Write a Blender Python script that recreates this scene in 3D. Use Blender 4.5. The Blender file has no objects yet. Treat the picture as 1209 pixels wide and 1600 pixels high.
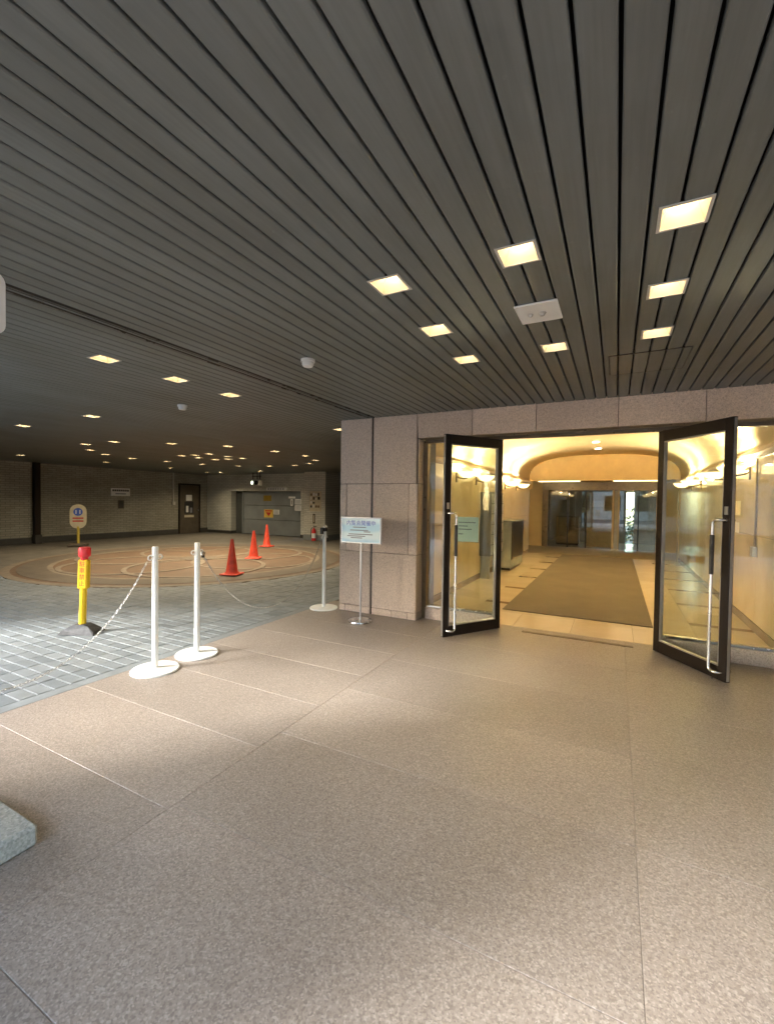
import bpy, bmesh, math, random
import numpy as np
from mathutils import Vector, Matrix

SC = bpy.context.scene
COL = SC.collection
PI = math.pi
random.seed(7)

# ------------------------------------------------------------------ camera
F_PX, W_PX, H_PX, CAM_H = 690.0, 1209.0, 1600.0, 1.5
yaw, pitch, roll = math.atan(358 / F_PX), math.atan(16 / F_PX), math.radians(0.8)
fw = Vector((-math.sin(yaw) * math.cos(pitch), math.cos(yaw) * math.cos(pitch), -math.sin(pitch)))
r0 = Vector((math.cos(yaw), math.sin(yaw), 0)); u0 = r0.cross(fw)
CR = r0 * math.cos(roll) + u0 * math.sin(roll); CU = u0 * math.cos(roll) - r0 * math.sin(roll)
cam_d = bpy.data.cameras.new('camera'); cam = bpy.data.objects.new('camera', cam_d); COL.objects.link(cam)
M = Matrix((CR, CU, -fw)).transposed().to_4x4(); M.translation = (0, 0, CAM_H); cam.matrix_world = M
cam_d.sensor_fit = 'VERTICAL'; cam_d.sensor_height = 24.0; cam_d.lens = F_PX / H_PX * 24.0
cam_d.clip_start = 0.05; cam_d.clip_end = 500
SC.camera = cam

# ------------------------------------------------------------------ sky, sun, exposure
SUN_AZ, SUN_EL = math.atan2(-0.62, -0.79), math.radians(25)
world = bpy.data.worlds.new('World'); SC.world = world; world.use_nodes = True
wn = world.node_tree; bg = wn.nodes['Background']
sky = wn.nodes.new('ShaderNodeTexSky'); sky.sky_type = 'NISHITA'; sky.sun_disc = False
sky.sun_elevation = SUN_EL; sky.sun_rotation = SUN_AZ; sky.dust_density = 1.2; sky.air_density = 1.0
wn.links.new(sky.outputs[0], bg.inputs[0]); bg.inputs[1].default_value = 0.15
sun_d = bpy.data.lights.new('sun', 'SUN'); sun_d.energy = .8; sun_d.angle = math.radians(11); sun_d.color = (1, .97, .93)
sun = bpy.data.objects.new('sun', sun_d); COL.objects.link(sun)
sd = Vector((math.sin(SUN_AZ) * math.cos(SUN_EL), math.cos(SUN_AZ) * math.cos(SUN_EL), math.sin(SUN_EL)))
sun.rotation_euler = sd.to_track_quat('Z', 'Y').to_euler()
vs = SC.view_settings; vs.view_transform = 'Standard'; vs.look = 'None'; vs.gamma = 1.0; vs.use_curve_mapping = False
vs.exposure = 4.4
SC.cycles.use_denoising = True
SC.cycles.max_bounces = 12; SC.cycles.diffuse_bounces = 6; SC.cycles.glossy_bounces = 5
SC.cycles.transparent_max_bounces = 24; SC.cycles.sample_clamp_indirect = 6.0
SC.cycles.caustics_reflective = False; SC.cycles.caustics_refractive = False
LAMP = .14        # lamps against daylight
FRONT, FRONT_E = -.5, -1.7       # unseen street edges of driveway roof and entrance canopy, placed for daylight let in

# ------------------------------------------------------------------ materials
MATS = {}
def new_mat(name):
    m = bpy.data.materials.new(name); m.use_nodes = True; MATS[name] = m
    nt = m.node_tree; return m, nt, nt.nodes['Principled BSDF']
def coords(nt, scale=(1, 1, 1), kind='Object', rot=(0, 0, 0)):
    tc = nt.nodes.new('ShaderNodeTexCoord'); mp = nt.nodes.new('ShaderNodeMapping')
    mp.inputs['Scale'].default_value = scale; mp.inputs['Rotation'].default_value = rot
    if kind == 'World':
        g = nt.nodes.new('ShaderNodeNewGeometry'); nt.links.new(g.outputs['Position'], mp.inputs[0])
    else:
        nt.links.new(tc.outputs[kind], mp.inputs[0])
    return mp.outputs[0]
def ramp(nt, fac, stops):
    r = nt.nodes.new('ShaderNodeValToRGB'); cr = r.color_ramp
    while len(cr.elements) > 1: cr.elements.remove(cr.elements[-1])
    for i, (p, c) in enumerate(stops):
        e = cr.elements[0] if i == 0 else cr.elements.new(p)
        e.position = p; e.color = (*c, 1) if len(c) == 3 else c
    nt.links.new(fac, r.inputs[0]); return r.outputs[0]
def noise(nt, vec, scale, detail=4, rough=.55):
    n = nt.nodes.new('ShaderNodeTexNoise'); n.inputs['Scale'].default_value = scale
    n.inputs['Detail'].default_value = detail; n.inputs['Roughness'].default_value = rough
    nt.links.new(vec, n.inputs['Vector']); return n.outputs[0]
def mix(nt, a, b, fac, mode='MIX'):
    n = nt.nodes.new('ShaderNodeMix'); n.data_type = 'RGBA'; n.blend_type = mode
    for s, v in ((n.inputs[0], fac), (n.inputs[6], a), (n.inputs[7], b)):
        if isinstance(v, (int, float)): s.default_value = v
        elif isinstance(v, tuple): s.default_value = (*v, 1)
        else: nt.links.new(v, s)
    return n.outputs[2]
def bump(nt, h, strength, dist, b):
    n = nt.nodes.new('ShaderNodeBump'); n.inputs['Strength'].default_value = strength; n.inputs['Distance'].default_value = dist
    nt.links.new(h, n.inputs['Height']); nt.links.new(n.outputs[0], b.inputs['Normal'])
def objrand(nt):
    return nt.nodes.new('ShaderNodeObjectInfo').outputs['Random']

def paint(name, col, rough=.5, metal=0, var=.12, scale=6, bmp=0, rvar=.1, spec=.5, wear=None):
    m, nt, b = new_mat(name); v = coords(nt, kind='World')
    n = noise(nt, v, scale, 5)
    lo = tuple(max(0, c * (1 - var)) for c in col); hi = tuple(min(1, c * (1 + var)) for c in col)
    c = ramp(nt, n, [(.3, lo), (.7, hi)])
    if wear:
        n2 = noise(nt, v, scale * 5, 6, .7); f = ramp(nt, n2, [(.58, (0, 0, 0)), (.72, (1, 1, 1))])
        c = mix(nt, c, wear, f)
    nt.links.new(c, b.inputs['Base Color'])
    r = ramp(nt, noise(nt, v, scale * 2.3, 4), [(.3, (max(.02, rough - rvar),) * 3), (.7, (min(1, rough + rvar),) * 3)])
    nt.links.new(r, b.inputs['Roughness']); b.inputs['Metallic'].default_value = metal
    b.inputs['Specular IOR Level'].default_value = spec
    if bmp: bump(nt, noise(nt, v, scale * 12, 3), bmp, .002, b)
    return m
def emit(name, col, strength, base=(.8, .8, .8)):
    m, nt, b = new_mat(name); b.inputs['Base Color'].default_value = (*base, 1)
    b.inputs['Emission Color'].default_value = (*col, 1); b.inputs['Emission Strength'].default_value = strength
    b.inputs['Roughness'].default_value = .4; return m
def granite(name, dark, mid, light, scale=1.0, rough=.55, bmp=.25, stain=.35, pervar=.1):
    m, nt, b = new_mat(name); v = coords(nt, kind='World')
    vo = nt.nodes.new('ShaderNodeTexVoronoi'); vo.inputs['Scale'].default_value = 150 * scale
    nt.links.new(v, vo.inputs['Vector'])
    sep = nt.nodes.new('ShaderNodeSeparateColor'); nt.links.new(vo.outputs['Color'], sep.inputs[0])
    c = ramp(nt, sep.outputs[0], [(0, dark), (.22, dark), (.34, mid), (.75, mid), (.9, light), (1, light)])
    n1 = noise(nt, v, 55 * scale, 6, .7)
    c = mix(nt, c, ramp(nt, n1, [(.35, tuple(x * .7 for x in mid)), (.65, tuple(min(1, x * 1.25) for x in mid))]), .5)
    n2 = noise(nt, v, 1.3, 5, .6)
    c = mix(nt, c, ramp(nt, n2, [(.3, (.72, .70, .68)), (.7, (1.0, 1.0, 1.0))]), stain, 'MULTIPLY')
    rv = ramp(nt, objrand(nt), [(0, (1 - pervar,) * 3), (1, (1, 1, 1))])
    c = mix(nt, c, rv, 1.0, 'MULTIPLY')
    nt.links.new(c, b.inputs['Base Color'])
    nt.links.new(ramp(nt, n2, [(.2, (rough - .06,) * 3), (.8, (rough + .1,) * 3)]), b.inputs['Roughness'])
    if bmp: bump(nt, mix(nt, n1, vo.outputs['Distance'], .3), bmp, .003, b)
    return m
def glass(name, tint=(1, 1, 1), refl=1.0, rough=.0):
    m = bpy.data.materials.new(name); m.use_nodes = True; MATS[name] = m
    nt = m.node_tree; nt.nodes.clear()
    out = nt.nodes.new('ShaderNodeOutputMaterial'); t = nt.nodes.new('ShaderNodeBsdfTransparent'); g = nt.nodes.new('ShaderNodeBsdfGlossy')
    t.inputs[0].default_value = (*tint, 1); g.inputs['Roughness'].default_value = rough
    lw = nt.nodes.new('ShaderNodeLayerWeight'); pw = nt.nodes.new('ShaderNodeMath'); pw.operation = 'POWER'; pw.inputs[1].default_value = 4.0
    nt.links.new(lw.outputs['Facing'], pw.inputs[0])
    mu = nt.nodes.new('ShaderNodeMath'); mu.operation = 'MULTIPLY_ADD'; mu.inputs[1].default_value = .8 * refl ** .5; mu.inputs[2].default_value = .04 * refl; mu.use_clamp = True
    mx = nt.nodes.new('ShaderNodeMixShader'); nt.links.new(pw.outputs[0], mu.inputs[0]); nt.links.new(mu.outputs[0], mx.inputs[0])
    nt.links.new(t.outputs[0], mx.inputs[1]); nt.links.new(g.outputs[0], mx.inputs[2]); nt.links.new(mx.outputs[0], out.inputs[0])
    return m

granite('floor_granite', (.18, .155, .132), (.325, .282, .242), (.50, .45, .40), 1.05, .41, .3, .6, .13)
granite('wall_granite', (.42, .335, .275), (.66, .54, .445), (.78, .68, .59), 1.0, .55, .12, .4, .16)
granite('concrete', (.22, .235, .215), (.36, .375, .34), (.48, .49, .45), .8, .8, .3, .7, .05)
granite('column_stone', (.26, .205, .19), (.43, .345, .315), (.60, .52, .48), 1.0, .6, .1)
def paver_mat(name, cols, rough=.62):
    m, nt, b = new_mat(name); v = coords(nt, kind='World')
    c = ramp(nt, objrand(nt), [(i / max(1, len(cols) - 1), k) for i, k in enumerate(cols)])
    n = noise(nt, v, 9, 6, .65); c = mix(nt, c, ramp(nt, n, [(.3, (.68, .68, .68)), (.7, (1.15, 1.15, 1.15))]), .8, 'MULTIPLY')
    nt.links.new(c, b.inputs['Base Color'])
    nt.links.new(ramp(nt, n, [(.3, (rough - .14,) * 3), (.7, (rough + .1,) * 3)]), b.inputs['Roughness'])
    bump(nt, noise(nt, v, 120, 4, .7), .25, .002, b); return m
GREYS = [(.165, .19, .20), (.20, .225, .232), (.23, .255, .26), (.18, .205, .213)]
paver_mat('paver', GREYS)
def paver_field(name, c1, c2, mortar, sx=.23, sy=.115):
    m, nt, b = new_mat(name); v = coords(nt, kind='World')
    br = nt.nodes.new('ShaderNodeTexBrick'); br.inputs['Scale'].default_value = 1.0
    br.inputs['Brick Width'].default_value = sx; br.inputs['Row Height'].default_value = sy
    br.inputs['Mortar Size'].default_value = .006; br.inputs['Mortar Smooth'].default_value = .3
    br.inputs['Color1'].default_value = (*c1, 1); br.inputs['Color2'].default_value = (*c2, 1); br.inputs['Mortar'].default_value = (*mortar, 1)
    nt.links.new(v, br.inputs['Vector'])
    n = noise(nt, v, 2.2, 6, .65); c = mix(nt, br.outputs[0], ramp(nt, n, [(.3, (.68, .68, .68)), (.7, (1.15, 1.15, 1.15))]), .8, 'MULTIPLY')
    nt.links.new(c, b.inputs['Base Color']); b.inputs['Roughness'].default_value = .62
    bump(nt, br.outputs['Fac'], -.4, .004, b); return m
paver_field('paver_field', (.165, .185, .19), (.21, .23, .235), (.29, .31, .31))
paver_field('far_paving', (.13, .12, .10), (.17, .155, .13), (.21, .19, .16))  # darker, browner copy of paver_field; part of its tone is garage lamp light
paver_field('rust_paving', (.12, .07, .038), (.148, .088, .048), (.12, .094, .066))
paver_field('dark_paving', (.10, .08, .058), (.122, .098, .072), (.135, .115, .088))
paint('pale_paving', (.19, .155, .115), .65, var=.2, scale=4)
paint('joint_sand', (.36, .385, .39), .9, var=.2, scale=20)
paint('joint_dark', (.10, .085, .075), .9)
paint('joint_pale', (.30, .26, .225), .9)
# ceiling slats: painted aluminium with faint dirt running along the length
m, nt, b = new_mat('slat'); v = coords(nt, (14, .7, 14), 'World'); v2 = coords(nt, (60, 2.5, 60), 'World')
n = noise(nt, v, 1.0, 6, .65); n2 = noise(nt, v2, 1.0, 4)
c = ramp(nt, n, [(.3, (.150, .166, .162)), (.7, (.192, .208, .20))]); c = mix(nt, c, ramp(nt, n2, [(.35, (.8, .8, .78)), (.6, (1, 1, 1))]), .5, 'MULTIPLY')
c = mix(nt, c, ramp(nt, objrand(nt), [(0, (.9, .9, .9)), (1, (1, 1, 1))]), 1, 'MULTIPLY')
v3 = coords(nt, (1.6, .8, 1), 'World'); n3 = noise(nt, v3, 1.1, 7, .65); c = mix(nt, c, ramp(nt, n3, [(.36, (.78, .75, .70)), (.6, (1, 1, 1))]), .8, 'MULTIPLY')
n4 = noise(nt, coords(nt, (1, 1, 1), 'World'), 23, 3, .5); c = mix(nt, c, ramp(nt, n4, [(.70, (1, 1, 1)), (.78, (1.5, 1.5, 1.45))]), .35, 'MULTIPLY')
nt.links.new(c, b.inputs['Base Color']); b.inputs['Metallic'].default_value = .15
nt.links.new(ramp(nt, n, [(.3, (.42,) * 3), (.7, (.56,) * 3)]), b.inputs['Roughness']); bump(nt, n2, .06, .002, b)
paint('slat_dark', (.075, .072, .065), .3, var=.15, scale=2)
paint('ceiling_void', (.03, .028, .025), .9)
# brick tile of the garage walls
def tile_wall(name, c1, c2, mor, rot):
    m, nt, b = new_mat(name); v = coords(nt, kind='World')
    sp_ = nt.nodes.new('ShaderNodeSeparateXYZ'); cb_ = nt.nodes.new('ShaderNodeCombineXYZ'); nt.links.new(v, sp_.inputs[0])
    nt.links.new(sp_.outputs[rot], cb_.inputs[0]); nt.links.new(sp_.outputs[2], cb_.inputs[1]); v = cb_.outputs[0]
    br = nt.nodes.new('ShaderNodeTexBrick'); br.inputs['Scale'].default_value = 1.0
    br.inputs['Brick Width'].default_value = .24; br.inputs['Row Height'].default_value = .07; br.inputs['Mortar Size'].default_value = .006
    br.inputs['Color1'].default_value = (*c1, 1); br.inputs['Color2'].default_value = (*c2, 1); br.inputs['Mortar'].default_value = (*mor, 1)
    nt.links.new(v, br.inputs['Vector'])
    n = noise(nt, v, 1.2, 6, .6); c = mix(nt, br.outputs[0], ramp(nt, n, [(.3, (.7, .7, .68)), (.7, (1.05, 1.05, 1.05))]), .8, 'MULTIPLY')
    nt.links.new(c, b.inputs['Base Color']); b.inputs['Roughness'].default_value = .5; bump(nt, br.outputs['Fac'], -.6, .005, b); return m
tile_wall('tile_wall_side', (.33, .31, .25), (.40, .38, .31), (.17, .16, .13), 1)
tile_wall('tile_wall_end', (.64, .64, .57), (.72, .72, .64), (.38, .38, .33), 0)  # end wall tile raised in tone for the lamp light falling on it
paint('skirting', (.06, .057, .05), .6)
paint('bronze', (.022, .016, .012), .32, .4, var=.03, rvar=.03, scale=40)
paint('bronze_frame', (.12, .085, .05), .35, .5)
paint('bronze_trim', (.22, .17, .11), .35, .4)
paint('steel', (.62, .62, .60), .22, 1.0, var=.05)
paint('satin_steel', (.55, .55, .54), .38, .9, var=.06)
paint('chain_steel', (.46, .46, .45), .35, .9, var=.2, scale=60)
paint('black_rubber', (.018, .018, .018), .6)
paint('grey_rubber', (.045, .045, .045), .6, var=.5, scale=25)
paint('white_paint', (.80, .82, .80), .4, var=.06, scale=12, wear=(.70, .71, .68))
paint('white_plastic', (.72, .73, .71), .4, var=.04)
paint('yellow_plastic', (.85, .52, .012), .38, var=.05)
paint('yellow_dull', (.55, .42, .06), .5)
paint('red_plastic', (.70, .03, .035), .38, var=.06)
paint('cone_red', (.72, .07, .035), .42, var=.22, scale=9, wear=(.42, .06, .04))
paint('red_ink', (.55, .03, .02), .6); paint('blue_ink', (.06, .13, .55), .6); paint('black_ink', (.02, .02, .022), .6); paint('grey_ink', (.25, .27, .30), .6)
paint('paper', (.80, .80, .78), .7, var=.04); paint('paper_yellow', (.80, .55, .10), .6, var=.08); paint('paper_gold', (.30, .20, .012), .6)
paint('paper_cream', (.62, .56, .40), .7)
m, nt, b = new_mat('sign_face'); v = coords(nt, kind='World')
w_ = nt.nodes.new('ShaderNodeTexWave'); w_.inputs['Scale'].default_value = 1.6; w_.inputs['Distortion'].default_value = 3; w_.bands_direction = 'Z'; nt.links.new(v, w_.inputs[0])
nt.links.new(ramp(nt, w_.outputs[0], [(.2, (.58, .82, .93)), (.8, (.78, .92, .96))]), b.inputs['Base Color']); b.inputs['Roughness'].default_value = .25
paint('green_paper', (.70, .83, .76), .6, var=.05)
paint('door_brown', (.10, .08, .055), .5, var=.15); paint('shutter_grey', (.27, .295, .30), .42, .2, var=.12, scale=2)
paint('shutter_reveal', (.07, .075, .07), .6)
paint('conduit', (.55, .53, .47), .45)
# lobby
def marble(name, a, b_, rough=.13, scale=1.2):
    m, nt, b = new_mat(name); v = coords(nt, kind='World')
    n = noise(nt, v, scale, 8, .62); n.node.inputs['Distortion'].default_value = 1.6
    c = ramp(nt, n, [(.28, a), (.5, tuple((x + y) / 2 for x, y in zip(a, b_))), (.72, b_)])
    c = mix(nt, c, ramp(nt, objrand(nt), [(0, (.88, .88, .88)), (1, (1, 1, 1))]), 1, 'MULTIPLY')
    nt.links.new(c, b.inputs['Base Color']); b.inputs['Roughness'].default_value = rough; return m
marble('lobby_marble', (.60, .49, .31), (.71, .59, .40), .12)
marble('lobby_tile', (.62, .54, .41), (.72, .63, .49), .16)
marble('lobby_inlay', (.26, .19, .12), (.32, .24, .15), .16)
paint('mailbox_steel', (.13, .14, .135), .4, .4)
marble('counter_stone', (.24, .29, .31), (.38, .43, .44), .2, 2.5)
paint('plaster_cream', (.70, .58, .36), .75, var=.03); paint('plaster_ochre', (.52, .36, .15), .8, var=.05)
paint('cornice', (.40, .28, .16), .4)
m, nt, b = new_mat('carpet'); v = coords(nt, kind='World'); n = noise(nt, v, 160, 3, .8); n2 = noise(nt, v, 1.5, 4)
c = mix(nt, ramp(nt, n, [(.3, (.13, .112, .085)), (.7, (.205, .18, .14))]), ramp(nt, n2, [(.3, (.8, .8, .8)), (.7, (1, 1, 1))]), 1, 'MULTIPLY')
nt.links.new(c, b.inputs['Base Color']); b.inputs['Roughness'].default_value = .95; bump(nt, n, .5, .004, b)
paint('mat_grey', (.24, .20, .13), .95, bmp=.4)
glass('clear_glass', (.93, .96, .94), 1.0); glass('dark_glass', (.80, .78, .70), 2.0)
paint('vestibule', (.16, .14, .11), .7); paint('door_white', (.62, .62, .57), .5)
emit('lamp_warm', (1.0, .80, .50), 17 * LAMP); emit('lamp_far', (1.0, .84, .56), 26 * LAMP)
emit('sconce_glow', (1.0, .74, .32), 1.5 * LAMP); emit('slot_glow', (1.0, .74, .36), 2.6 * LAMP); emit('exit_glow', (.9, 1.0, .62), 1.2 * LAMP)
paint('reflector', (.60, .52, .39), .45, .2, var=.04)
# outside
paint('asphalt', (.05, .05, .052), .85, var=.2, scale=3, bmp=.5); paint('pavement', (.30, .29, .28), .8, var=.15, scale=2)
paint('far_wall', (.34, .33, .31), .7); paint('bark', (.10, .075, .055), .9, scale=20, var=.3); paint('leaf', (.06, .11, .03), .6, var=.4, scale=3)
glass('window_glass', (.12, .14, .15), 3.0)

# ------------------------------------------------------------------ mesh helpers
def mesh_obj(name, bm, mat, parent=None, smooth=False, loc=None):
    me = bpy.data.meshes.new(name); bmesh.ops.recalc_face_normals(bm, faces=bm.faces); bm.to_mesh(me); bm.free()
    for mt in (mat if isinstance(mat, (list, tuple)) else [mat]): me.materials.append(MATS[mt])
    if smooth:
        for p in me.polygons: p.use_smooth = True
        me.set_sharp_from_angle(angle=math.radians(42))
    return link(name, me, parent, loc)
def link(name, me, parent=None, loc=None, rz=0):
    o = bpy.data.objects.new(name, me); COL.objects.link(o)
    if parent: o.parent = parent
    if loc is not None: o.location = loc
    if rz: o.rotation_euler.z = rz
    return o
def tag(o, label=None, cat=None, group=None, kind=None):
    if label: o['label'] = label
    if cat: o['category'] = cat
    if group: o['group'] = group
    if kind: o['kind'] = kind
    return o
def thing(name, label, cat, loc=(0, 0, 0), rz=0, group=None):
    o = bpy.data.objects.new(name, None); COL.objects.link(o); o.location = loc; o.rotation_euler.z = rz
    o.empty_display_size = .1
    return tag(o, label, cat, group)
def copy_tree(o, parent=None):
    c = o.copy(); COL.objects.link(c); c.parent = parent
    for ch in list(o.children): copy_tree(ch, c)
    return c
def box(bm, x0, x1, y0, y1, z0, z1, bev=0, mi=0):
    vs_ = [bm.verts.new(p) for p in ((x0, y0, z0), (x1, y0, z0), (x1, y1, z0), (x0, y1, z0), (x0, y0, z1), (x1, y0, z1), (x1, y1, z1), (x0, y1, z1))]
    fs = [bm.faces.new([vs_[i] for i in q]) for q in ((3, 2, 1, 0), (4, 5, 6, 7), (0, 1, 5, 4), (1, 2, 6, 5), (2, 3, 7, 6), (3, 0, 4, 7))]
    for f in fs: f.material_index = mi
    if bev:
        es = list({e for f in fs for e in f.edges})
        bmesh.ops.bevel(bm, geom=es, offset=bev, segments=1, affect='EDGES', profile=.5)
def bx(name, x0, x1, y0, y1, z0, z1, mat, parent=None, bev=0, loc=None):
    bm = bmesh.new(); box(bm, x0, x1, y0, y1, z0, z1, bev); return mesh_obj(name, bm, mat, parent, loc=loc)
def lathe(bm, prof, n=24, cx=0, cy=0, cz=0):
    rings = []
    for r, z in prof:
        if r < 1e-6: rings.append([bm.verts.new((cx, cy, cz + z))])
        else: rings.append([bm.verts.new((cx + r * math.cos(2 * PI * i / n), cy + r * math.sin(2 * PI * i / n), cz + z)) for i in range(n)])
    for a, b_ in zip(rings, rings[1:]):
        for i in range(n):
            j = (i + 1) % n
            if len(a) == 1 and len(b_) == 1: continue
            if len(a) == 1: bm.faces.new((a[0], b_[i], b_[j]))
            elif len(b_) == 1: bm.faces.new((a[i], a[j], b_[0]))
            else: bm.faces.new((a[i], a[j], b_[j], b_[i]))
def tube(bm, pts, r, n=10, closed=False, cap=True):
    pts = [Vector(p) for p in pts]; rings = []; L = len(pts); prev = None
    for i, p in enumerate(pts):
        if closed: d = pts[(i + 1) % L] - pts[i - 1]
        else: d = (pts[min(i + 1, L - 1)] - pts[max(i - 1, 0)])
        d.normalize()
        if prev is None:
            a = d.orthogonal().normalized()
        else:
            a = (prev - d * prev.dot(d)).normalized()
        prev = a; b_ = d.cross(a)
        rings.append([bm.verts.new(p + (a * math.cos(2 * PI * k / n) + b_ * math.sin(2 * PI * k / n)) * r) for k in range(n)])
    pr_ = list(zip(rings, rings[1:])) + ([(rings[-1], rings[0])] if closed else [])
    for a, b_ in pr_:
        for k in range(n): bm.faces.new((a[k], a[(k + 1) % n], b_[(k + 1) % n], b_[k]))
    if cap and not closed: bm.faces.new(rings[0][::-1]); bm.faces.new(rings[-1])
def prism(bm, poly, axis, t0, t1):
    # poly of 2-D points extruded along an axis ('x','y','z')
    def P(a, b_, t): return {'x': (t, a, b_), 'y': (a, t, b_), 'z': (a, b_, t)}[axis]
    A = [bm.verts.new(P(a, b_, t0)) for a, b_ in poly]; B = [bm.verts.new(P(a, b_, t1)) for a, b_ in poly]
    n = len(poly); bm.faces.new(A); bm.faces.new(B[::-1])
    for i in range(n): bm.faces.new((A[i], B[i], B[(i + 1) % n], A[(i + 1) % n]))
def text(name, body, size, mat, parent, loc, rot, depth=.0006, sx=1.0):
    cu = bpy.data.curves.new(name, 'FONT'); cu.body = body; cu.size = size; cu.extrude = depth; cu.align_x = 'CENTER'; cu.align_y = 'CENTER'
    cu.resolution_u = 3
    t = bpy.data.objects.new('tmp', cu); COL.objects.link(t); bpy.context.view_layer.update()
    me = bpy.data.meshes.new_from_object(t.evaluated_get(bpy.context.evaluated_depsgraph_get()))
    bpy.data.objects.remove(t); me.materials.clear(); me.materials.append(MATS[mat])
    o = link(name, me, parent, loc); o.rotation_euler = rot; o.scale.x = sx; return o

# ================================================================== SETTING: ground and floors
CEIL = 2.6; KERB = -3.74
o = bx('ground', -60, 60, -60, 40, -.6, -.16, 'asphalt'); tag(o, kind='structure')
o = bx('road', -60, 60, -13, -6.2, -.159, -.13, 'asphalt'); tag(o, kind='structure')
o = bx('pavement', -60, 60, -6.2, -4.0, -.159, -.012, 'pavement'); tag(o, kind='structure')
# --- granite floor of the entrance
fl = bx('entrance_floor', KERB, 4.6, -4.0, 5.55, -.15, -.003, 'joint_pale'); tag(fl, kind='structure')
def slab_row(x0, x1, ys, g=.0014, y_first=-4.0, y_last=5.5):
    cuts = [y_first] + ys + [y_last]
    for a, b_ in zip(cuts, cuts[1:]):
        if b_ - a < .02: continue
        bm = bmesh.new(); box(bm, x0 + g, x1 - g, a + g, b_ - g, -.03, 0, .0015)
        h = random.uniform(-.0006, .0006)
        mesh_obj('slab', bm, 'floor_granite', fl, loc=(0, 0, h))
slab_row(KERB, -1.89, [-3.4, -2.4, -1.75, -1.125, -.5, .125, .75, 1.385, 2.0, 2.62, 3.25, 3.87, 4.5])
slab_row(-1.89, .11, [-3.2, -2.4, -1.65, -.88, -.11, .66, 1.43, 2.2, 2.97, 3.74, 4.52])
slab_row(.11, 2.11, [-3.2, -2.4, -1.65, -.88, -.11, .66, 1.43, 2.2, 2.97, 3.74, 4.52])
slab_row(2.11, 4.6, [-3.2, -2.4, -1.65, -.88, -.11, .66, 1.43, 2.2, 2.97, 3.74, 4.52])
o = bx('threshold_strip', -.95, .19, 5.29, 5.345, -.02, .004, 'bronze_frame', fl)
# --- driveway of grey pavers
dr = bx('driveway', -17.0, KERB, -4.0, 18.0, -.15, -.012, 'joint_sand'); tag(dr, kind='structure')
CX, CY, RR = -9.35, 7.7, 3.65
PX, PY = .231, .1155
def cam_px(x, y):
    v_ = Vector((x, y, -CAM_H)); z = v_.dot(fw)
    if z < .2: return None
    return (W_PX / 2 + F_PX * v_.dot(CR) / z, H_PX / 2 - F_PX * v_.dot(CU) / z, z)
near, rest = [], []
x_edge = KERB - .125
ny0, ny1 = int(-1.0 / PY), int(9.0 / PY)
for i in range(0, 30):
    for j in range(ny0, ny1):
        x1 = x_edge - i * PX; x0 = x1 - PX; y0 = j * PY; y1 = y0 + PY
        cx_, cy_ = (x0 + x1) / 2, (y0 + y1) / 2
        if math.hypot(cx_ - CX, cy_ - CY) < RR + .12: continue
        p = cam_px(cx_, cy_)
        vis = p and -30 < p[0] < 540 and 940 < p[1] < 1200
        (near if vis else rest).append((p[2] if p else 99, x0, x1, y0, y1))
near.sort(); rest += near[300:]; near = near[:300]
g = .0045
bm = bmesh.new(); box(bm, g, PX - g, g, PY - g, -.03, 0, .003); pm = bpy.data.meshes.new('paver'); bmesh.ops.recalc_face_normals(bm, faces=bm.faces); bm.to_mesh(pm); bm.free(); pm.materials.append(MATS['paver'])
for d, x0, x1, y0, y1 in near:
    link('paver', pm, dr, (x0, y0, random.uniform(-.0035, .0005)))
bm = bmesh.new()
for d, x0, x1, y0, y1 in rest:
    z = random.uniform(-.0035, .0005); box(bm, x0 + g, x1 - g, y0 + g, y1 - g, -.03, z)
o = mesh_obj('paver_field', bm, 'paver_field', dr); o['kind'] = 'stuff'
bm = bmesh.new(); y = -2.6; box(bm, KERB - .118, KERB - .003, -2.6, 18, -.03, -.001, .002); mesh_obj('edge_course', bm, 'paver', dr)
# beyond the near field: the paving continues, too small to tell apart, dim lamp light partly in its colour
xw = x_edge - 30 * PX
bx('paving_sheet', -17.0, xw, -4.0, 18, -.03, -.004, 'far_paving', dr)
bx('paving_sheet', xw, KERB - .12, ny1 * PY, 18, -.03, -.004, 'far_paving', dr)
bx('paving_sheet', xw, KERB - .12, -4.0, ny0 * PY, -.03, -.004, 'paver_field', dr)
def disc(name, cx, cy, r0_, r1_, z, mat, parent, a0=0, a1=2 * PI, n=96):
    bm = bmesh.new(); rows = []
    full = abs(a1 - a0 - 2 * PI) < 1e-6
    m_ = n if full else n + 1
    for r, zz in ((r0_, z), (r1_, z), (r1_, z - .02), (r0_, z - .02)):
        rows.append([bm.verts.new((cx + r * math.cos(a0 + (a1 - a0) * i / n), cy + r * math.sin(a0 + (a1 - a0) * i / n), zz)) for i in range(m_)])
    for q in range(4):
        A, B = rows[q], rows[(q + 1) % 4]
        for i in range(m_ if full else m_ - 1): bm.faces.new((A[i], A[(i + 1) % m_], B[(i + 1) % m_], B[i]))
    return mesh_obj(name, bm, mat, parent)
disc('rosette_field', CX, CY, .02, RR - .02, .002, 'rust_paving', dr)
disc('rosette_ring', CX, CY, RR - .02, RR + .14, .003, 'pale_paving', dr)
disc('rosette_ring', CX, CY, RR - .62, RR - .12, .0065, 'dark_paving', dr)
disc('rosette_ring', CX, CY, RR - .72, RR - .62, .0075, 'pale_paving', dr)
for k in range(6):
    a = k * PI / 3 + .35
    disc('rosette_petal_ring', CX + 1.5 * math.cos(a), CY + 1.5 * math.sin(a), 1.36, 1.46, .011 + .0012 * k, 'pale_paving', dr, n=64)
disc('rosette_hub', CX, CY, .02, .42, .019, 'dark_paving', dr, n=40)

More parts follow.
